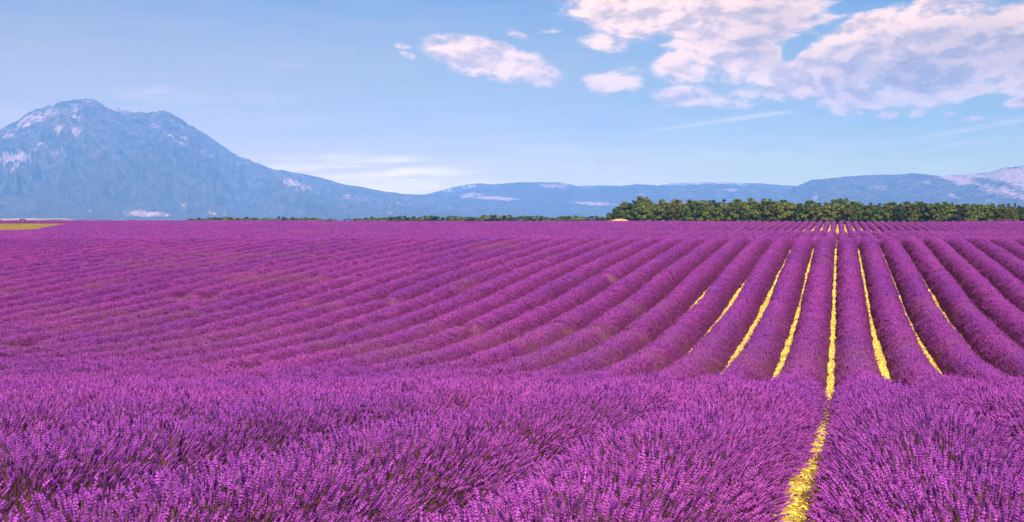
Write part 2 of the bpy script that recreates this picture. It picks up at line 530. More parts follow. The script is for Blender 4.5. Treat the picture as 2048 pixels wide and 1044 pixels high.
# ------------------------------------------------------------------ haze
HZ0, HZ1, HB = CAMZ - 30.0, 900.0, 11500.0
hv = [(x, y, z) for z in (HZ0, HZ1) for y in (-HB, HB) for x in (-HB, HB)]
hf = [(0, 2, 3, 1), (4, 5, 7, 6), (0, 1, 5, 4), (2, 6, 7, 3), (0, 4, 6, 2), (1, 3, 7, 5)]
hm, T = material('air')
pv = T.n('ShaderNodeVolumePrincipled')
pv.inputs['Color'].default_value = (.17, .45, 1.0, 1)
pv.inputs['Density'].default_value = 1.16e-4
pv.inputs['Anisotropy'].default_value = -0.45
T.l(pv.outputs[0], T.n('ShaderNodeOutputMaterial').inputs['Volume'])
haze = link('haze', mesh_np('haze', hv, hf, hm, smooth=False))
tag(haze, kind='stuff')

# ------------------------------------------------------------------ lavender
m_flower, T = material('lavender_flower')
a = attr(T, 'part').outputs['Fac']
info = T.n('ShaderNodeObjectInfo')
rnd = T.m('FRACT', T.m('ADD', info.outputs['Random'], attr(T, 'stem').outputs['Fac']))
dry = attr(T, 'dry', 'INSTANCER').outputs['Fac']
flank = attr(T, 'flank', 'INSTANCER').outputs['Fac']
geo = T.n('ShaderNodeNewGeometry')
broad = T.noise(T.vm('MULTIPLY', geo.outputs['Position'], (1, .35, 1)), .22, 3, .55)
blossom = T.mix(rnd, (.53, .07, .50), (.92, .19, .77))
blossom = T.mix(T.mr(broad, .35, .65), blossom, T.mix(rnd, (.38, .06, .50), (.70, .15, .72)))
calyx = T.mix(T.m('FRACT', T.m('MULTIPLY', rnd, 7.3)), (.06, .014, .13), (.22, .04, .27))
stem = T.mix(T.m('FRACT', T.m('MULTIPLY', rnd, 3.7)), (.22, .15, .05), (.36, .13, .17))
c = T.mix(T.mr(a, .5, 1.0, smooth=False), stem, calyx)
c = T.mix(T.mr(a, 1.0, 2.0, smooth=False), c, blossom)
c = T.mix(T.mr(T.m('FRACT', T.m('MULTIPLY', rnd, 13.1)), .82, .86), c, T.mix(.75, c, (.03, .012, .10)))  # some spikes are navy; this also puts the spikes' shadows into the colour
c = T.mix(T.m('MULTIPLY', flank, .8), c, T.mix(rnd, (.09, .013, .075), (.32, .047, .235)))  # flanks darker: barer stems there, plus groove shade put into the colour
c = T.mix(T.m('MULTIPLY', dry, .75), c, T.mix(T.m('FRACT', T.m('MULTIPLY', rnd, 5.1)), (.36, .13, .15), (.26, .19, .07)))
finish(T, c, rough=.8, translucent=.14, spec=.1)

m_mound, T = material('lavender_foliage')
geo = T.n('ShaderNodeNewGeometry')
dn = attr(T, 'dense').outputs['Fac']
dr = attr(T, 'dry').outputs['Fac']
pos = geo.outputs['Position']
n1 = T.noise(pos, 9.0, 5, .7)
n2 = T.noise(pos, 1.3, 4, .6)
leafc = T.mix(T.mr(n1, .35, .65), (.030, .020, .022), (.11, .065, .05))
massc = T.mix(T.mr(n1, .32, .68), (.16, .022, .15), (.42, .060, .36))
massc = T.mix(attr(T, 'flank').outputs['Fac'], massc, T.mix(T.mr(n1, .35, .65), (.060, .010, .045), (.19, .030, .115)))  # low sides: stems and leaves, with shade between rows mixed into the tone
massc = T.mix(T.mr(n2, .55, .75, 0, .25), massc, (.26, .07, .20))
massc = T.mix(T.m('MULTIPLY', dr, .7), massc, (.26, .11, .09))
finish(T, T.mix(dn, leafc, massc), rough=.95, bump=(n1, 1.0, .06), spec=.05)


def frame(dv):
    dv = Vector(dv).normalized()
    q = dv.to_track_quat('Z', 'X')
    return q.to_matrix()


def sprig_mesh(name, stems, sides, whorls, rng):
    """stems: list of (base, dir, length, spike length, spike radius)"""
    V, Fc, P, SR = [], [], [], []
    for (b, dv, L, sl, sr) in stems:
        sr_ = rng.random()
        M = frame(dv)
        b = Vector(b)
        bend = Vector((rng.uniform(-1, 1), rng.uniform(-1, 1), 0)) * L * .05

        def ring(h, rad, part, n, jit=0.0, ph=0.0):
            i0 = len(V)
            for q in range(n):
                an = 2 * math.pi * q / n + ph
                rr = rad * (1 + rng.uniform(-jit, jit))
                V.append(b + M @ (Vector((math.cos(an) * rr, math.sin(an) * rr, h)) + bend * (h / L) ** 2))
                P.append(part)
                SR.append(sr_)
            return i0

        def tube(i, j, n):
            for q in range(n):
                Fc.append((i + q, i + (q + 1) % n, j + (q + 1) % n, j + q))
        # stem
        sb = L - sl
        i = ring(0, sr * .16, 0, 3)
        j = ring(sb, sr * .13, 0.3, 3)
        tube(i, j, 3)
        # one whorl lower down, apart from the spike, as lavender has
        prev = ring(sb, sr * .25, 1, sides)
        for w in range(whorls):
            q_ = rng.uniform(-.14, .14)
            h0 = sb + sl * (w + .16 + q_) / whorls
            h1 = sb + sl * (w + .60 + q_) / whorls
            h2 = sb + sl * (w + 1.0) / whorls
            env = (.75 + .5 * math.sin(math.pi * min(1, (w + .7) / whorls))) * (1 if w < whorls - 1 else .7) * rng.uniform(.78, 1.2)
            r1 = ring(h0, sr * env * .72, 1.15, sides, .2, w * .6)
            r2 = ring(h1, sr * env, 2.0, sides, .45, w * .6 + .3)
            r3 = ring(h2, sr * env * .5, 1.05, sides, .2, w * .6)
            tube(prev, r1, sides)
            tube(r1, r2, sides)
            tube(r2, r3, sides)
            prev = r3
        top = ring(L + sl * .06, sr * .12, 1.6, sides)
        tube(prev, top, sides)
    me = mesh_np(name, [tuple(v) for v in V], Fc, m_flower, smooth=False, attrs={'part': ('FLOAT', np.array(P, dtype=np.float32)), 'stem': ('FLOAT', np.array(SR, dtype=np.float32))})
    return me


def proto_collection(name, meshes):
    col = bpy.data.collections.new(name)
    for i, me in enumerate(meshes):
        o = bpy.data.objects.new(f'{name}_{chr(97 + i)}', me)
        col.objects.link(o)
    return col


rg = random.Random(3)
near_col = proto_collection('sprig', [
    sprig_mesh('sprig', [((0, 0, 0), (rg.uniform(-.08, .08), rg.uniform(-.08, .08), 1), .40, rg.uniform(.032, .070), rg.uniform(.0048, .0074))], 5, 4, rg)
    for _ in range(8)])


def spray(n, spread, L, sl, sr, sides, whorls, rad, longer=1.0):
    st = []
    for _ in range(n):
        an, rr = rg.uniform(0, 2 * math.pi), rad * math.sqrt(rg.random())
        x, y = math.cos(an) * rr, math.sin(an) * rr
        st.append(((x, y * longer, rg.uniform(-.06, .03)), (x / rad * spread + rg.uniform(-.12, .12), y / rad * spread + rg.uniform(-.12, .12), 1),
                   L * rg.uniform(.85, 1.12), sl * rg.uniform(.8, 1.2), sr * rg.uniform(.85, 1.15)))
    return st


tuft_col = proto_collection('tuft', [sprig_mesh('tuft', spray(18, .28, .36, .062, .0082, 4, 3, .11), 4, 3, rg) for _ in range(6)])
mid_col = proto_collection('clump', [sprig_mesh('clump', spray(34, .28, .17, .085, .013, 3, 2, .15, 2.4), 3, 2, rg) for _ in range(6)])
far_col = proto_collection('patch', [sprig_mesh('patch', spray(46, .28, .15, .11, .026, 3, 1, .19, 4.6), 3, 1, rg) for _ in range(5)])


def scatter_group(name, col):
    g = bpy.data.node_groups.new(name, 'GeometryNodeTree')
    g.interface.new_socket('Geometry', in_out='INPUT', socket_type='NodeSocketGeometry')
    g.interface.new_socket('Geometry', in_out='OUTPUT', socket_type='NodeSocketGeometry')
    N, Lk = g.nodes, g.links
    gi, go = N.new('NodeGroupInput'), N.new('NodeGroupOutput')
    iop = N.new('GeometryNodeInstanceOnPoints')
    ci = N.new('GeometryNodeCollectionInfo')
    ci.inputs['Collection'].default_value = col
    ci.inputs['Separate Children'].default_value = True
    ci.inputs['Reset Children'].default_value = True

    def na(nm, ty):
        q = N.new('GeometryNodeInputNamedAttribute')
        q.data_type = ty
        q.inputs['Name'].default_value = nm
        return q.outputs['Attribute']
    e2r = N.new('FunctionNodeEulerToRotation')
    Lk.new(na('rot', 'FLOAT_VECTOR'), e2r.inputs[0])
    Lk.new(gi.outputs[0], iop.inputs['Points'])
    Lk.new(ci.outputs[0], iop.inputs['Instance'])
    iop.inputs['Pick Instance'].default_value = True
    Lk.new(na('vid', 'INT'), iop.inputs['Instance Index'])
    Lk.new(e2r.outputs[0], iop.inputs['Rotation'])
    Lk.new(na('scl', 'FLOAT'), iop.inputs['Scale'])
    Lk.new(iop.outputs[0], go.inputs[0])
    return g


SCAT = {n: scatter_group('scatter_' + n, c) for n, c in (('near', near_col), ('tuft', tuft_col), ('mid', mid_col), ('far', far_col))}
NVAR = {'near': 8, 'tuft': 6, 'mid': 6, 'far': 5}


def euler_of(dirs, spin):
    """XYZ euler that turns +Z to dirs after spinning about Z: Rz(phi) Ry(theta) Rz(spin) -> euler XYZ"""
    d = dirs / np.linalg.norm(dirs, axis=1, keepdims=True)
    th = np.arccos(np.clip(d[:, 2], -1, 1))
    ph = np.arctan2(d[:, 1], d[:, 0])
    c1, s1, c2, s2, c3, s3 = np.cos(ph), np.sin(ph), np.cos(th), np.sin(th), np.cos(spin), np.sin(spin)
    m00 = c1 * c2 * c3 - s1 * s3
    m10 = s1 * c2 * c3 + c1 * s3
    m20 = -s2 * c3
    m21 = s2 * s3
    m22 = c2
    return np.stack([np.arctan2(m21, m22), np.arcsin(np.clip(-m20, -1, 1)), np.arctan2(m10, m00)], 1)


def x_shift(y):
    return np.interp(y, [0, 7, 18, 45, 104, 340], [-.34, -.24, -.16, -.12, 0.0, .40])


WIDE = {-2: [(58, 10, .22), (80, 8, .05)], -1: [(46, 8, .17), (60, 6, .07), (84, 8, .04)], 0: [(43, 9, .15), (58, 8, .06), (90, 12, .04)], 1: [(47, 9, .12)], 2: [(48, 11, .10)],
        3: [(66, 16, .17)], -3: [(64, 14, .30)], -4: [(64, 9, .32)], -5: [(66, 6, .26)], 5: [(86, 14, .14)], 4: [(76, 16, .16)]}


def gap_width(k, y):
    """width of the bare furrow to the left of row k"""
    y = np.asarray(y, float)
    g = .13 + .05 * math.sin(k * 2.4) + .24 * (fbm(y / 9 + k * 7.7, y * 0 + k * 3.1, 3) - .5) + .34 * (fbm(y / 1.3 + k * 2.7, y * 0 + k * 5.3, 3) - .5)
    for (yc, ys, am) in WIDE.get(k, []):
        g = g + am * np.exp(-((y - yc) / ys) ** 2)
    if k == 0:
        g = g + .15 * np.clip((36 - y) / 10, 0, 1) + .03 * np.clip((14 - y) / 4, 0, 1)
    g = g - .11 * np.clip((y - 34) / 6, 0, 1) - .05 * np.clip((y - 64) / 12, 0, 1) * np.clip((240 - y) / 20, 0, 1)
    if k == 0:
        g = g + .13 * np.exp(-((y - 20) / 7) ** 2)
    if -11 <= k <= 12:
        g = g + .60 * np.clip((y - 248) / 16, 0, 1) * np.clip((306 - y) / 12, .35, 1) * (.7 + .6 * vnoise(np.array(k * 3.3), np.array(1.5)))
    return np.clip(g, -.08, .9)


def dryness(x, y):
    n = fbm(np.asarray(x) / 5 + 40, np.asarray(y) / 5 + 11, 4)
    d = np.clip((n - .66) / .12, 0, 1)
    # thinner, browner flowering in the bottom of the dip
    dip = np.exp(-((y - 43) / 7) ** 2) * np.clip(fbm(np.asarray(x) / 3, np.asarray(y) / 3, 3) * 2.2 - .75, 0, 1) * .35
    return np.clip(np.maximum(d * .35 * np.clip((y - 25) / 15, 0, 1), dip), 0, 1)


def bare_spots(x, y):
    """thin places in the rows where the plants failed"""
    out = np.zeros_like(np.asarray(y, float))
    for (bx, by, r) in BARE:
        out = np.maximum(out, np.exp(-(((x - bx) / r) ** 2 + ((y - by) / (r * .8)) ** 2)))
    return out


def field_at(px_, py_):
    """where the sight line through a photograph pixel meets the crowns of the rows"""
    a_ = math.atan((px_ - CX) / F) - YAW
    for r_ in np.arange(6, 400, .25):
        x_, y_ = math.sin(a_) * r_, math.cos(a_) * r_
        z_ = CAMZ - (py_ - HY) / F * r_ * math.cos(a_ + YAW)
        if z_ < float(ground(x_, y_)) + .6:
            return x_, y_
    return 0.0, 400.0


BARE = [(*field_at(*p), r) for p, r in (((1238, 664), 1.0), ((1165, 655), .9), ((1225, 556), 1.0), ((915, 655), .9), ((795, 605), .9), ((40, 690), 1.2), ((385, 600), 1.2), ((1160, 459), 2.2), ((475, 748), .8))]

ROW_H = .80
ROWS = []


def row_extent(xc):
    a_left = math.atan(1024 / F) + YAW + R(4)
    a_right = math.atan(1024 / F) - YAW + R(5)
    # rows go on a little to both sides of the view and behind the camera's feet
    if xc < 0:
        y0 = (-xc - 5.0) / math.tan(a_left)
    else:
        y0 = (xc - 5.0) / math.tan(a_right)
    y0 = max(-1.5, y0)
    return y0


def grass_edge(xc):
    """far left, a wedge of dry grass lies between the lavender and the camera's left: rows there start behind it"""
    return np.clip(243 + (-182.5 - xc) * 2.136, 0, 304)


def half_dim(k, y, side):
    """distance from the row's centre line to its flowering edge on one side"""
    return S / 2 - .5 * gap_width(k if side < 0 else k + 1, y)


def row_height(k, x, y):
    h = ROW_H * (1 + .16 * np.clip((y - 45) / 30, 0, 1)) * (1 + .09 * (fbm(y / 3 + k * 5.1, y * 0 + k * 2.2, 3) - .5) + .06 * (vnoise(y / .55 + k * 9.1, y * 0 + k) - .5))
    return h * (1 - .55 * bare_spots(x, y)) * (1 - .18 * np.exp(-((y - 44) / 9) ** 2))


def profile(t, hw, h):
    s = np.sign(t)
    x = hw * s * np.abs(t) ** .92
    z = h * np.clip(1 - np.abs(t) ** 2.0, 0, 1) ** .72
    return x, z


def sample_rows(k, x0, y_lo, y_hi, per_m):
    n = RNG.poisson(per_m * (y_hi - y_lo))
    y = RNG.uniform(y_lo, y_hi, n)
    return y


def make_points(parent, key, P, D, scl, dry, flank):
    n = len(P)
    if n == 0:
        return None
    spin = RNG.uniform(0, 2 * math.pi, n)
    if key in ('mid', 'far'):       # these clumps are longer along the row
        spin = -np.arctan2(D[:, 1], D[:, 0]) + math.pi * RNG.integers(0, 2, n) + RNG.normal(0, .12, n)
    me = bpy.data.meshes.new('flower_spikes')
    me.vertices.add(n)
    me.vertices.foreach_set('co', np.asarray(P, np.float32).ravel())
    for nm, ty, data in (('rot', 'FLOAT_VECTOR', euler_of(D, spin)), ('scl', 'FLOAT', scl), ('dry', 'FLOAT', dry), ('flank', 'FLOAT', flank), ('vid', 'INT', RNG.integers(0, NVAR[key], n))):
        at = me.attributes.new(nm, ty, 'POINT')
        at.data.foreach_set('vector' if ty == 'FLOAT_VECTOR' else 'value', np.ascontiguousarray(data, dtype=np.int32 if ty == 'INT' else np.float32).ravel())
    o = link('flower_spikes', me, parent)
    o['kind'] = 'stuff'
    md = o.modifiers.new('scatter', 'NODES')
    md.node_group = SCAT[key]
    return o


NEAR_END, TUFT_END, MID_END = 15.0, 33.0, 118.0
COUNT = {'near': 0, 'tuft': 0, 'mid': 0, 'far': 0}


def radial_stems(k, x0, ya, yb, per_plant, stem_len):
    """stems that fan out of plants set every half metre along the row"""
    Ps, Ds, dr, fl = [], [], [], []
    for yp in np.arange(ya, yb, .5):
        yj = yp + RNG.uniform(-.1, .1)
        n = int(per_plant * RNG.uniform(.85, 1.12))
        xr = x0 + float(x_shift(yj)) + RNG.uniform(-.07, .07)
        zr = float(ground(xr, yj))
        hl, hr = float(half_dim(k, yj, -1)), float(half_dim(k, yj, 1))
        hh = float(row_height(k, xr, yj)) * RNG.uniform(.93, 1.08)
        al = RNG.uniform(-1, 1, n)
        al = np.sign(al) * np.abs(al) ** .9 * R(82)
        be = np.clip(RNG.normal(0, .42, n), -1.1, 1.1)
        ll = RNG.uniform(.84, 1.07, n)
        dx, dy, dz = np.sin(al), np.tan(be) * .75, np.cos(al)
        ex = np.where(al < 0, hl, hr) - .04
        tx, tz = ex * dx * ll, hh * dz ** .8 * ll
        ty = dy * .46 * ll
        D = np.stack([dx * .95 + RNG.normal(0, .10, n), dy * .8 + RNG.normal(0, .10, n), dz * .95 + .16], 1)
        D /= np.linalg.norm(D, axis=1, keepdims=True)
        tip = np.stack([xr + tx, yj + ty, zr + .05 + np.maximum(tz, .06)], 1)
        gz = ground(tip[:, 0], tip[:, 1]) - zr
        tip[:, 2] += gz
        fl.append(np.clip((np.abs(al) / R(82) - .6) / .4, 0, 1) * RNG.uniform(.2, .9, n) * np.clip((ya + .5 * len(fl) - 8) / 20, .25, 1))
        Ps.append(tip - D * stem_len)
        Ds.append(D)
        dr.append(np.clip(dryness(tip[:, 0], tip[:, 1]) + .9 * bare_spots(tip[:, 0], tip[:, 1]), 0, 1))
    if not Ps:
        return None
    return np.concatenate(Ps), np.concatenate(Ds), np.concatenate(dr), np.concatenate(fl)


def surface_tufts(k, x0, ya, yb, per_m2, sink):
    n = RNG.poisson(per_m2 * S * (yb - ya))
    y = RNG.uniform(ya, yb, n)
    t = RNG.uniform(-.93, .93, n)
    keep = RNG.random(n) < np.clip(1.15 - .95 * np.abs(t) ** 1.6, 0, 1)
    y, t = y[keep], t[keep]
    n = len(y)
    xs = x0 + x_shift(y)
    hw = np.where(t < 0, half_dim(k, y, -1), half_dim(k, y, 1)) - .14
    h = row_height(k, xs, y) * .95
    x, z = profile(t, hw, h)
    x2, z2 = profile(np.clip(t + .02, -1, 1), hw, h)
    x1, z1 = profile(np.clip(t - .02, -1, 1), hw, h)
    nx, nz = -(z2 - z1), (x2 - x1)
    nl = np.hypot(nx, nz) + 1e-6
    D = np.stack([nx / nl * .75 + RNG.normal(0, .16, n), RNG.normal(0, .22, n), nz / nl * .75 + .45], 1)
    D /= np.linalg.norm(D, axis=1, keepdims=True)
    P = np.stack([xs + x, y, ground(xs + x, y) + z], 1) - D * sink[0] * 1.0
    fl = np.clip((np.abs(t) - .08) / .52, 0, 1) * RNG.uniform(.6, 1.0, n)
    return P, D, np.clip(dryness(xs + x, y) + .9 * bare_spots(xs + x, y), 0, 1), fl


def row_mound(k, x0, ya, yb):
    segs = []
    spans = [(ya, yb)]
    V, Fc, dn, dr, fk = [], [], [], [], []
    base = 0
    nt = 11
    for (a0, b0) in spans:
        if b0 - a0 < 1:
            continue
        ys, y = [], a0
        while y < b0:
            ys.append(y)
            y += min(max(.22, y * .010), 2.6)
        ys.append(b0)
        ys = np.array(ys)
        t = np.linspace(-1, 1, nt)
        Yg, Tg = np.meshgrid(ys, t, indexing='ij')
        dense = np.clip((Yg - 20) / 16, 0, 1)
        xs = x0 + x_shift(ys)
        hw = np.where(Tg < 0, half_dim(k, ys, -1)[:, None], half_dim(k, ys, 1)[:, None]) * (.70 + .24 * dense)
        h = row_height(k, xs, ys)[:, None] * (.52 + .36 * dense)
        endf = np.clip(np.minimum(ys - a0, b0 - ys) / .8, .05, 1)[:, None] ** .5
        h = h * endf
        x, z = profile(Tg, hw, h)
        x = x + xs[:, None]
        j = (vnoise(x / .13 + 5, Yg / .16 + k * 1.3) - .5) * .12 * (1 - np.abs(Tg) ** 3)
        z = z + j * endf - .03 * (np.abs(Tg) > .99)
        V.append(np.stack([x.ravel(), Yg.ravel(), (ground(x, Yg) + z).ravel()], 1))
        Fc.append(grid_faces(len(ys), nt)[:, ::-1] + base)
        base += len(ys) * nt
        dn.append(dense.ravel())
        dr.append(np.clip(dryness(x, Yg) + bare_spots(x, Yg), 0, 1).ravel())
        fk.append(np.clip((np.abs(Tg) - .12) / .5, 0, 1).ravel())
    V, Fc = np.concatenate(V), np.concatenate(Fc)
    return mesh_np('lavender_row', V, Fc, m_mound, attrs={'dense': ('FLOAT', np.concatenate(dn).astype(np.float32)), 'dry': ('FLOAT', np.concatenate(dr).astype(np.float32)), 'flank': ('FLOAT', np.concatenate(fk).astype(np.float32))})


ORD = ['first', 'second', 'third', 'fourth', 'fifth', 'sixth', 'seventh', 'eighth', 'ninth', 'tenth', 'eleventh', 'twelfth', 'thirteenth', 'fourteenth',
       'fifteenth', 'sixteenth', 'seventeenth', 'eighteenth', 'nineteenth', 'twentieth']


def row_label(k):
    if k == 0:
        return 'purple lavender row directly right of the widest yellow furrow, filling the bottom right'
    if k == -1:
        return 'purple lavender row directly left of the widest yellow furrow, reaching the bottom edge'
    if k > 0:
        n = k + 1
        if n <= 12:
            return f'{ORD[n - 1]} purple lavender row to the right of the widest yellow furrow'
        return 'narrow lavender row at the right edge, showing only on the far slope below the trees'
    n = -k
    if n <= 20:
        return f'{ORD[n - 1]} purple lavender row to the left of the widest yellow furrow'
    if n <= 60:
        return 'close-set lavender row seen from its side, crossing the left half of the dip'
    return 'thin distant lavender row on the far left slope under the big mountain'


def build_row(k, x0, y0, ye, label):
    root = link('lavender_row', row_mound(k, x0, y0, ye))
    tag(root, label, 'lavender row', 'lavender rows of the field')
    for (key, lo, hi) in (('near', -9, NEAR_END), ('tuft', NEAR_END, TUFT_END), ('mid', TUFT_END, 60), ('mid', 60, MID_END), ('far', MID_END, 400)):
        a0, b0 = max(y0, lo), min(ye, hi)
        if b0 - a0 < .5:
            continue
        if key == 'near':
            q = radial_stems(k, x0, a0, b0, 1500, .38)
        elif key == 'tuft':
            q = radial_stems(k, x0, a0, b0, 100, .33)
        elif key == 'mid':
            q = surface_tufts(k, x0, a0, b0, 20.0 if lo < 50 else 15.0, (.115,))
        else:
            q = surface_tufts(k, x0, a0, b0, 2.8, (.09,))
        if q:
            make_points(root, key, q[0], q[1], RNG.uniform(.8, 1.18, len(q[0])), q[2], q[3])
            COUNT[key] += len(q[0])


def build_rows():
    yend = 341.0
    for k in range(-158, 29):
        x0 = (k + .5) * S
        y0 = row_extent(x0)
        if y0 > yend - 4:
            continue
        ye = yend + float(fbm(np.array([k * .7]), np.array([3.3]), 2)[0] - .5) * 3
        if x0 < -183.5:
            y0 = max(y0, float(grass_edge(x0)))
            build_row(k, x0, y0, ye, 'thin distant lavender row beginning behind the wedge of dry yellow grass, far left')
        else:
            build_row(k, x0, y0, ye, row_label(k))
    print('instances', COUNT)


build_rows()


# ------------------------------------------------------------------ stones and straw in the furrows
def build_furrow_litter():
    m, T = material('pale_stone')
    info = T.n('ShaderNodeObjectInfo')
    lc = T.mix(info.outputs['Random'], (.86, .68, .07), (.97, .86, .22))
    finish(T, T.mix(T.mr(T.m('FRACT', T.m('MULTIPLY', info.outputs['Random'], 11.3)), .78, .82), lc, (.50, .17, .05)), rough=.9)
    ms = []
    for i in range(4):
        bm = bmesh.new()
        bmesh.ops.create_icosphere(bm, subdivisions=1, radius=1)
        for v in bm.verts:
            v.co *= rg.uniform(.75, 1.2)
            v.co.z *= .55
        me = bpy.data.meshes.new('stone')
        bm.to_mesh(me)
        bm.free()
        me.materials.append(m)
        ms.append(me)
    for i in range(3):   # straw: a bent three-sided stalk
        V, Fc = [], []
        for s in range(4):
            for q in range(3):
                V.append((-2.6 + 1.75 * s, math.cos(q * 2.1) * .16 + .25 * math.sin(s * (1 + .3 * i)), math.sin(q * 2.1) * .16 + .3))
        for s in range(3):
            for q in range(3):
                Fc.append((s * 3 + q, s * 3 + (q + 1) % 3, s * 3 + 3 + (q + 1) % 3, s * 3 + 3 + q))
        ms.append(mesh_np('straw', V, Fc, m))
    g = scatter_group('scatter_litter', proto_collection('litter', ms))
    P, D, sc_ = [], [], []
    for k in range(-9, 9):
        y0 = max(1.0, row_extent(k * S))
        n = int(np.clip(105 - y0, 0, 200) * (44 if -4 <= k <= 4 else 14))
        y = y0 + (105 - y0) * RNG.random(n) ** 1.9
        gw = gap_width(k, y)
        x = k * S + x_shift(y) + RNG.normal(0, .42, n) * (gw + .06)
        P.append(np.stack([x, y, ground(x, y) + .012], 1))
        D.append(np.stack([RNG.normal(0, .3, n), RNG.normal(0, .3, n), np.ones(n)], 1))
        sc_.append(RNG.uniform(.007, .024, n) * (1 + y / 45))
    P, D, sc_ = np.concatenate(P), np.concatenate(D), np.concatenate(sc_)
    n = len(P)
    me = bpy.data.meshes.new('furrow_litter')
    me.vertices.add(n)
    me.vertices.foreach_set('co', P.astype(np.float32).ravel())
    for nm, ty, data in (('rot', 'FLOAT_VECTOR', euler_of(D, RNG.uniform(0, 6.28, n))), ('scl', 'FLOAT', sc_), ('vid', 'INT', RNG.integers(0, len(ms), n))):
        at = me.attributes.new(nm, ty, 'POINT')
        at.data.foreach_set('vector' if ty == 'FLOAT_VECTOR' else 'value', np.ascontiguousarray(data, dtype=np.int32 if ty == 'INT' else np.float32).ravel())
    o = link('furrow_litter', me)
    o['kind'] = 'stuff'
    o['label'] = 'pale yellow stones and straw lying in the furrows between the lavender rows'
    o.modifiers.new('scatter', 'NODES').node_group = g


build_furrow_litter()


# ------------------------------------------------------------------ strip of dry grass, far left
def build_grass():
    m, T = material('dry_grass')
    geo = T.n('ShaderNodeNewGeometry')
    n = T.noise(geo.outputs['Position'], .8, 5, .7)
    finish(T, T.mix(T.mr(n, .3, .7), (.20, .155, .035), (.36, .28, .07)), rough=1.0)
    n = 90000
    x = RNG.uniform(-300, -183.5, n)
    y = RNG.uniform(215, 304, n)
    keep = (y < grass_edge(x)) & (y > -x / .787 - 14)
    x, y = x[keep], y[keep]
    n = len(x)
    z = ground(x, y)
    h = RNG.uniform(.25, .55, n)
    an = RNG.uniform(0, math.pi, n)
    w = RNG.uniform(.05, .12, n)
    lx, ly = RNG.normal(0, .12, n), RNG.normal(0, .12, n)
    V = np.stack([np.stack([x - np.cos(an) * w, y - np.sin(an) * w, z - .02], 1), np.stack([x + np.cos(an) * w, y + np.sin(an) * w, z - .02], 1),
                  np.stack([x + lx, y + ly, z + h], 1)], 1).reshape(-1, 3)
    o = link('grass', mesh_np('grass', V, np.arange(3 * n).reshape(n, 3), m, smooth=False))
    tag(o, 'wedge of dry yellow grass between two lavender slopes at the far left', kind='stuff')


build_grass()

# ------------------------------------------------------------------ trees
m_bark, T = material('bark')
geo = T.n('ShaderNodeNewGeometry')
finish(T, T.mix(T.noise(geo.outputs['Position'], 4, 5), (.09, .06, .045), (.20, .14, .10)), rough=.95)
m_bark_pale, T = material('pale_bark')
geo = T.n('ShaderNodeNewGeometry')
finish(T, T.mix(T.noise(geo.outputs['Position'], 4, 5), (.34, .20, .16), (.50, .32, .27)), rough=.95)


def leaf_material(name, dark, light, gold):
    m, T = material(name)
    a = attr(T, 'clump').outputs['Fac']
    info = T.n('ShaderNodeObjectInfo')
    col = T.mix(a, dark, light)
    col = T.mix(T.mr(T.m('FRACT', T.m('ADD', T.m('MULTIPLY', a, 3.7), info.outputs['Random'])), .45, 1.0, 0, .8), col, gold)
    hs = T.n('ShaderNodeHueSaturation')
    T.l(col, hs.inputs['Color'])
    T.l(T.mr(info.outputs['Random'], 0, 1, .8, 1.25, smooth=False), hs.inputs['Value'])
    T.l(T.mr(T.m('FRACT', T.m('MULTIPLY', info.outputs['Random'], 9.7)), 0, 1, .475, .52, smooth=False), hs.inputs['Hue'])
    finish(T, hs.outputs[0], rough=.7, translucent=.25, spec=.2)
    return m


LEAF = {'green': leaf_material('oak_leaf', (.030, .070, .014), (.14, .20, .028), (.27, .28, .035)),
        'gold': leaf_material('gold_leaf', (.035, .065, .012), (.17, .20, .025), (.30, .28, .03)),
        'dark': leaf_material('dark_leaf', (.018, .038, .013), (.06, .09, .022), (.09, .11, .02))}


def crown_mesh(rng, rx, rz, zc, leaf, n_clump, n_leaf, lsize, shape='round'):
    """leaf faces in many clumps spread through an uneven crown"""
    V, cl = [], []
    lob = [rng.normal(0, 1, 3) for _ in range(5)]
    for c_ in range(n_clump):
        d = rng.normal(0, 1, 3)
        d /= np.linalg.norm(d)
        d[2] = d[2] * .9 + .1
        rad = rng.uniform(.45, 1.0) ** .6
        bump = 1 + .16 * sum(math.sin(float(np.dot(l_, d)) * 2.2) for l_ in lob) / 2
        if shape == 'cone':
            hz = rng.random() ** 1.3
            an = rng.uniform(0, 6.28)
            w = (1 - hz) * rx * rng.uniform(.6, 1.0) + .1
            ctr = np.array([math.cos(an) * w, math.sin(an) * w, zc - rz + hz * 2 * rz])
            cr = .25 + .35 * (1 - hz)
        else:
            ctr = np.array([d[0] * rx * rad * bump, d[1] * rx * rad * bump, zc + d[2] * rz * rad * bump])
            cr = rng.uniform(.45, .85) * rx * .36
        tone = rng.random()
        pts = rng.normal(0, 1, (n_leaf, 3))
        pts /= np.linalg.norm(pts, axis=1, keepdims=True)
        pts *= (rng.random((n_leaf, 1)) ** .5) * cr
        pts[:, 2] *= .75
        ctrs = ctr + pts
        nrm = pts / cr + rng.normal(0, .55, (n_leaf, 3)) + np.array([0, 0, .35])
        nrm /= np.linalg.norm(nrm, axis=1, keepdims=True)
        up = rng.normal(0, 1, (n_leaf, 3))
        u = np.cross(nrm, up)
        u /= np.linalg.norm(u, axis=1, keepdims=True)
        v = np.cross(nrm, u)
        s = (lsize * rng.uniform(.6, 1.3, n_leaf))[:, None]
        V.append(np.stack([ctrs - u * s * .5, ctrs - v * s * .9, ctrs + u * s * .5, ctrs + v * s * .9], 1).reshape(-1, 3))
        cl.append(np.repeat(np.clip(tone + rng.normal(0, .15, n_leaf), 0, 1), 4))
    V = np.concatenate(V)
    n = len(V) // 4
    return mesh_np('crown', V, np.arange(4 * n).reshape(n, 4), leaf, smooth=False, attrs={'clump': ('FLOAT', np.concatenate(cl).astype(np.float32))})


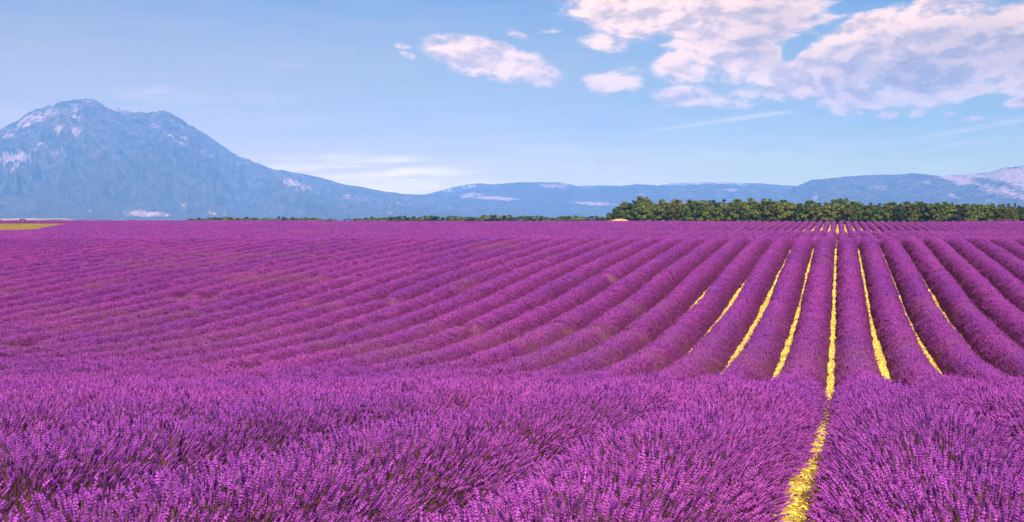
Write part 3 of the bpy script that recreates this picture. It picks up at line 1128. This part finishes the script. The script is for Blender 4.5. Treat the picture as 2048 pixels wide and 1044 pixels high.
def trunk_mesh(rng, h, r0, reach, bark, n_limb=7, base_h=.3):
    V, Fc = [], []

    def limb(p0, p1, a, b, n=6, segs=5, wob=.06):
        base = len(V)
        p0, p1 = Vector(p0), Vector(p1)
        ax = (p1 - p0).normalized()
        M = frame(ax)
        for s in range(segs + 1):
            t = s / segs
            c = p0.lerp(p1, t) + Vector((rng.normal(0, wob), rng.normal(0, wob), 0)) * (p1 - p0).length * (0 < s)
            rr = a + (b - a) * t
            for q in range(n):
                an = 2 * math.pi * q / n
                V.append(tuple(c + M @ Vector((math.cos(an) * rr, math.sin(an) * rr, 0))))
        for s in range(segs):
            for q in range(n):
                i = base + s * n
                Fc.append((i + q, i + (q + 1) % n, i + n + (q + 1) % n, i + n + q))
    limb((0, 0, -.3), (rng.normal(0, .1), rng.normal(0, .1), h * .85), r0, r0 * .25, 8, 7, .012)
    for i in range(n_limb):
        an = i * 2.4 + rng.uniform(-.4, .4)
        z0 = h * rng.uniform(base_h, .65)
        L = reach * rng.uniform(.6, .95)
        limb((0, 0, z0), (math.cos(an) * L, math.sin(an) * L, z0 + L * rng.uniform(.45, .9)), r0 * .42, r0 * .08, 5, 4, .03)
    return mesh_np('trunk', V, Fc, bark)


def tree_proto(name, seed, h, rx, leaf, bark=None, shape='round', n_clump=44, n_leaf=46, lsize=.34, low=.12):
    rng = np.random.default_rng(seed)
    root = empty(name)
    zc = h * (.5 + low / 2)
    rz = h * (.5 - low / 2)
    link('trunk', trunk_mesh(rng, h, .05 * h * .55, rx * .8, bark or m_bark, base_h=.15 if shape != 'cone' else .3, n_limb=8 if shape != 'cone' else 5), root)
    link('crown', crown_mesh(rng, rx, rz, zc, leaf, n_clump, n_leaf, lsize, shape), root)
    return root


used = set()


def place(proto, loc, rz, sx, sz, label, cat, group):
    if proto.name in used:
        t = proto.copy()
        C.objects.link(t)
        for ch in proto.children:
            c_ = ch.copy()
            C.objects.link(c_)
            c_.parent = t
    else:
        t = proto
        used.add(proto.name)
    t.location = loc
    t.rotation_euler = (0, 0, rz)
    t.scale = (sx, sx, sz)
    tag(t, label, cat, group)
    return t


def px_place(px, r):
    a = math.atan((px - CX) / F)
    x, y = world_from(a, r)
    return float(x), float(y)


OAKS = [tree_proto('oak_tree', 20 + i, 6.2, 2.5, LEAF[k], n_clump=84, n_leaf=50, low=-.06) for i, k in enumerate(('green', 'gold', 'green', 'dark', 'green', 'gold'))]
PINE = [tree_proto('pine_tree', 60 + i, 8.4, 1.0, LEAF['dark'], shape='cone', n_clump=26, n_leaf=24, lsize=.26, low=.25) for i in range(2)]
BUSH = [tree_proto('low_tree', 80 + i, 4.6, 2.3, LEAF[k], n_clump=26, n_leaf=26, lsize=.55, low=.0) for i, k in enumerate(('green', 'gold', 'green', 'dark'))]
DRYT = tree_proto('dry_tree', 95, 6.4, 2.0, LEAF['gold'], bark=m_bark_pale, n_clump=16, n_leaf=22, low=.3)

# outline of the wood's top (photograph px)
TOPX = [1205, 1225, 1240, 1262, 1300, 1340, 1380, 1420, 1470, 1510, 1560, 1600, 1650, 1680, 1720, 1780, 1840, 1900, 1950, 2000, 2048, 2150]
TOPY = [436, 420, 410, 400, 401, 402, 402, 405, 403, 397, 401, 405, 406, 400, 406, 407, 405, 408, 411, 409, 410, 410]
rt = random.Random(14)
trees_g = 'trees of the wood along the right edge of the field'


def at_edge(px, extra):
    """a point behind the field's far edge, seen at this pixel column"""
    a = math.atan((px - CX) / F) - YAW
    y = 344 + extra
    return math.tan(a) * y, y


def wood_label(px, kind):
    if px < 1225:
        return 'lowest bushy tree at the left tip of the wood, beside the golden mound'
    if px < 1250:
        return 'dark green rounded tree second from the left tip of the wood'
    if px < 1280:
        return 'tall dark green tree at the left end of the wood where its top line rises'
    if px > 2030:
        return 'bushy tree at the right end of the wood where the picture cuts it'
    third = 'left third' if px < 1490 else 'middle' if px < 1760 else 'right third'
    return f'{kind}, in the {third} of the wood'


def add_oak(px, extra, proto, hs=1.0, kind='front tree'):
    x, y = at_edge(px, extra)
    z = float(ground(x, y)) - .1
    depth = x * -math.sin(YAW) * -1
    dcam = math.hypot(x, y) * math.cos(math.atan((px - CX) / F))
    top = (HY - np.interp(px, TOPX, TOPY)) / F * dcam + CAMZ
    h = (top - z) * hs
    s = h / 6.2
    col = {'oak_leaf': 'green', 'gold_leaf': 'golden green', 'dark_leaf': 'dark green'}[[c_.data.materials[0].name for c_ in proto.children if c_.name.startswith('crown')][0]]
    place(proto, (x, y, z), rt.uniform(0, 6.28), s * rt.uniform(.9, 1.1), s, wood_label(px, f'{col} bushy {kind}'), 'tree', trees_g)


px = 1203.0
i = 0
while px < 2130:
    pr = OAKS[rt.choice((0, 1, 2, 4, 5, 0, 3))] if px > 1300 else OAKS[(3, 0, 3, 2)[i % 4]]
    add_oak(px, rt.uniform(3, 7), pr, rt.uniform(.86, 1.0))
    px += rt.uniform(17, 24) * (.8 if px < 1260 else 1)
    i += 1
px = 1252.0
while px < 2120:      # second line, a little taller
    add_oak(px, rt.uniform(10, 16), OAKS[rt.choice((0, 2, 4, 3, 1))], rt.uniform(.97, 1.10), 'tree rising behind the front line')
    px += rt.uniform(24, 36)
for px in (1409, 1450, 1660, 1710, 1792, 2028):
    x, y = at_edge(px, rt.uniform(16, 24))
    z = float(ground(x, y)) - .1
    place(rt.choice(PINE), (x, y, z), rt.uniform(0, 6.28), rt.uniform(.8, 1.0), rt.uniform(.74, .86),
          'slender dark pine whose tip pokes out above the wood', 'pine tree', 'slender pines behind the wood')
x, y = at_edge(1556, 2.5)
place(DRYT, (x, y, float(ground(x, y)) - .1), .6, 1.0, 1.0, 'half-bare tree with pinkish pale branches in front of the green wood', 'tree', None)

# the low distant line of trees, left of the wood
low_g = 'low trees of the distant line beyond the field'
LX = [378, 392, 410, 430, 470, 500, 540, 565, 600, 640, 670, 700, 740, 780, 800, 830, 860, 900, 960, 1000, 1020, 1060, 1110, 1150, 1200, 1210]
LY = [438, 435, 435, 436, 435, 436, 437, 434, 435, 436, 439, 437, 435, 433, 431, 433, 432, 434, 433, 430, 432, 432, 433, 432, 434, 435]
px = 380.0
while px < 1212:
    if not (672 < px < 692):
        rr = rt.uniform(560, 700)
        x, y = px_place(px, rr)
        z = float(ground(x, y)) - .1
        dcam = rr * math.cos(math.atan((px - CX) / F))
        top = (HY - np.interp(px, LX, LY)) / F * dcam + CAMZ
        h = (top - z) * rt.uniform(.86, 1.08)
        sec = 'left of the gap in' if px < 680 else 'midway along' if px < 900 else 'towards the wood in'
        lab = f'low bushy green tree {sec} the thin distant tree line'
        if px < 395:
            lab = 'bushy tree at the left end of the thin distant tree line'
        elif 662 < px < 672 or 692 < px < 702:
            lab = 'low tree beside the only gap in the thin distant tree line'
        elif 785 < px < 815:
            lab = 'taller dark tree in the middle of the thin distant tree line'
        place(rt.choice(BUSH), (x, y, z), rt.uniform(0, 6.28), h / 4.6 * rt.uniform(1.2, 1.8), h / 4.6, lab, 'tree', low_g)
    px += rt.uniform(6, 10)
for px, rr, h in ((45, 1500, 6.0), (52, 1480, 4.6), (36, 1510, 4.4), (2, 1450, 5.0), (-8, 1460, 5.2)):
    x, y = px_place(px, rr)
    z = float(ground(x, y)) - .1
    place(BUSH[2], (x, y, z), rt.uniform(0, 6.28), h / 4.6 * 1.3, h / 4.6,
          'dark bush at the left picture edge before the pale stubble field' if px < 20 else 'dark low bush standing before the pale stubble field', 'bush', 'bushes before the stubble field')


# ------------------------------------------------------------------ golden mound at the tip of the wood
def build_mound():
    cx, cy = at_edge(1242, 1.6)
    nu, nv = 48, 16
    u = np.linspace(-1, 1, nu)
    v = np.linspace(-1, 1, nv)
    U, Vv = np.meshgrid(u, v, indexing='ij')
    X = cx + U * 5.6
    Y = cy + Vv * 1.4
    h = np.clip(1 - np.abs(U + .1) ** 1.8, 0, 1) * np.clip(1 - Vv ** 2, 0, 1) ** .7 * (.62 + .5 * (fbm(U * 4 + 3, Vv * 3 + 1, 4) - .5)) * 2.6
    m, T = material('golden_earth')
    geo = T.n('ShaderNodeNewGeometry')
    n = T.noise(geo.outputs['Position'], 2.5, 6, .7)
    finish(T, T.mix(T.mr(n, .3, .7), (.44, .24, .06), (.72, .48, .16)), rough=1.0, bump=(n, .8, .1))
    o = link('earth_mound', mesh_np('earth_mound', np.stack([X.ravel(), Y.ravel(), (ground(X, Y) + h - .05).ravel()], 1), grid_faces(nu, nv)[:, ::-1], m))
    tag(o, 'low golden earth mound at the field edge below the left tip of the wood', 'mound')


build_mound()
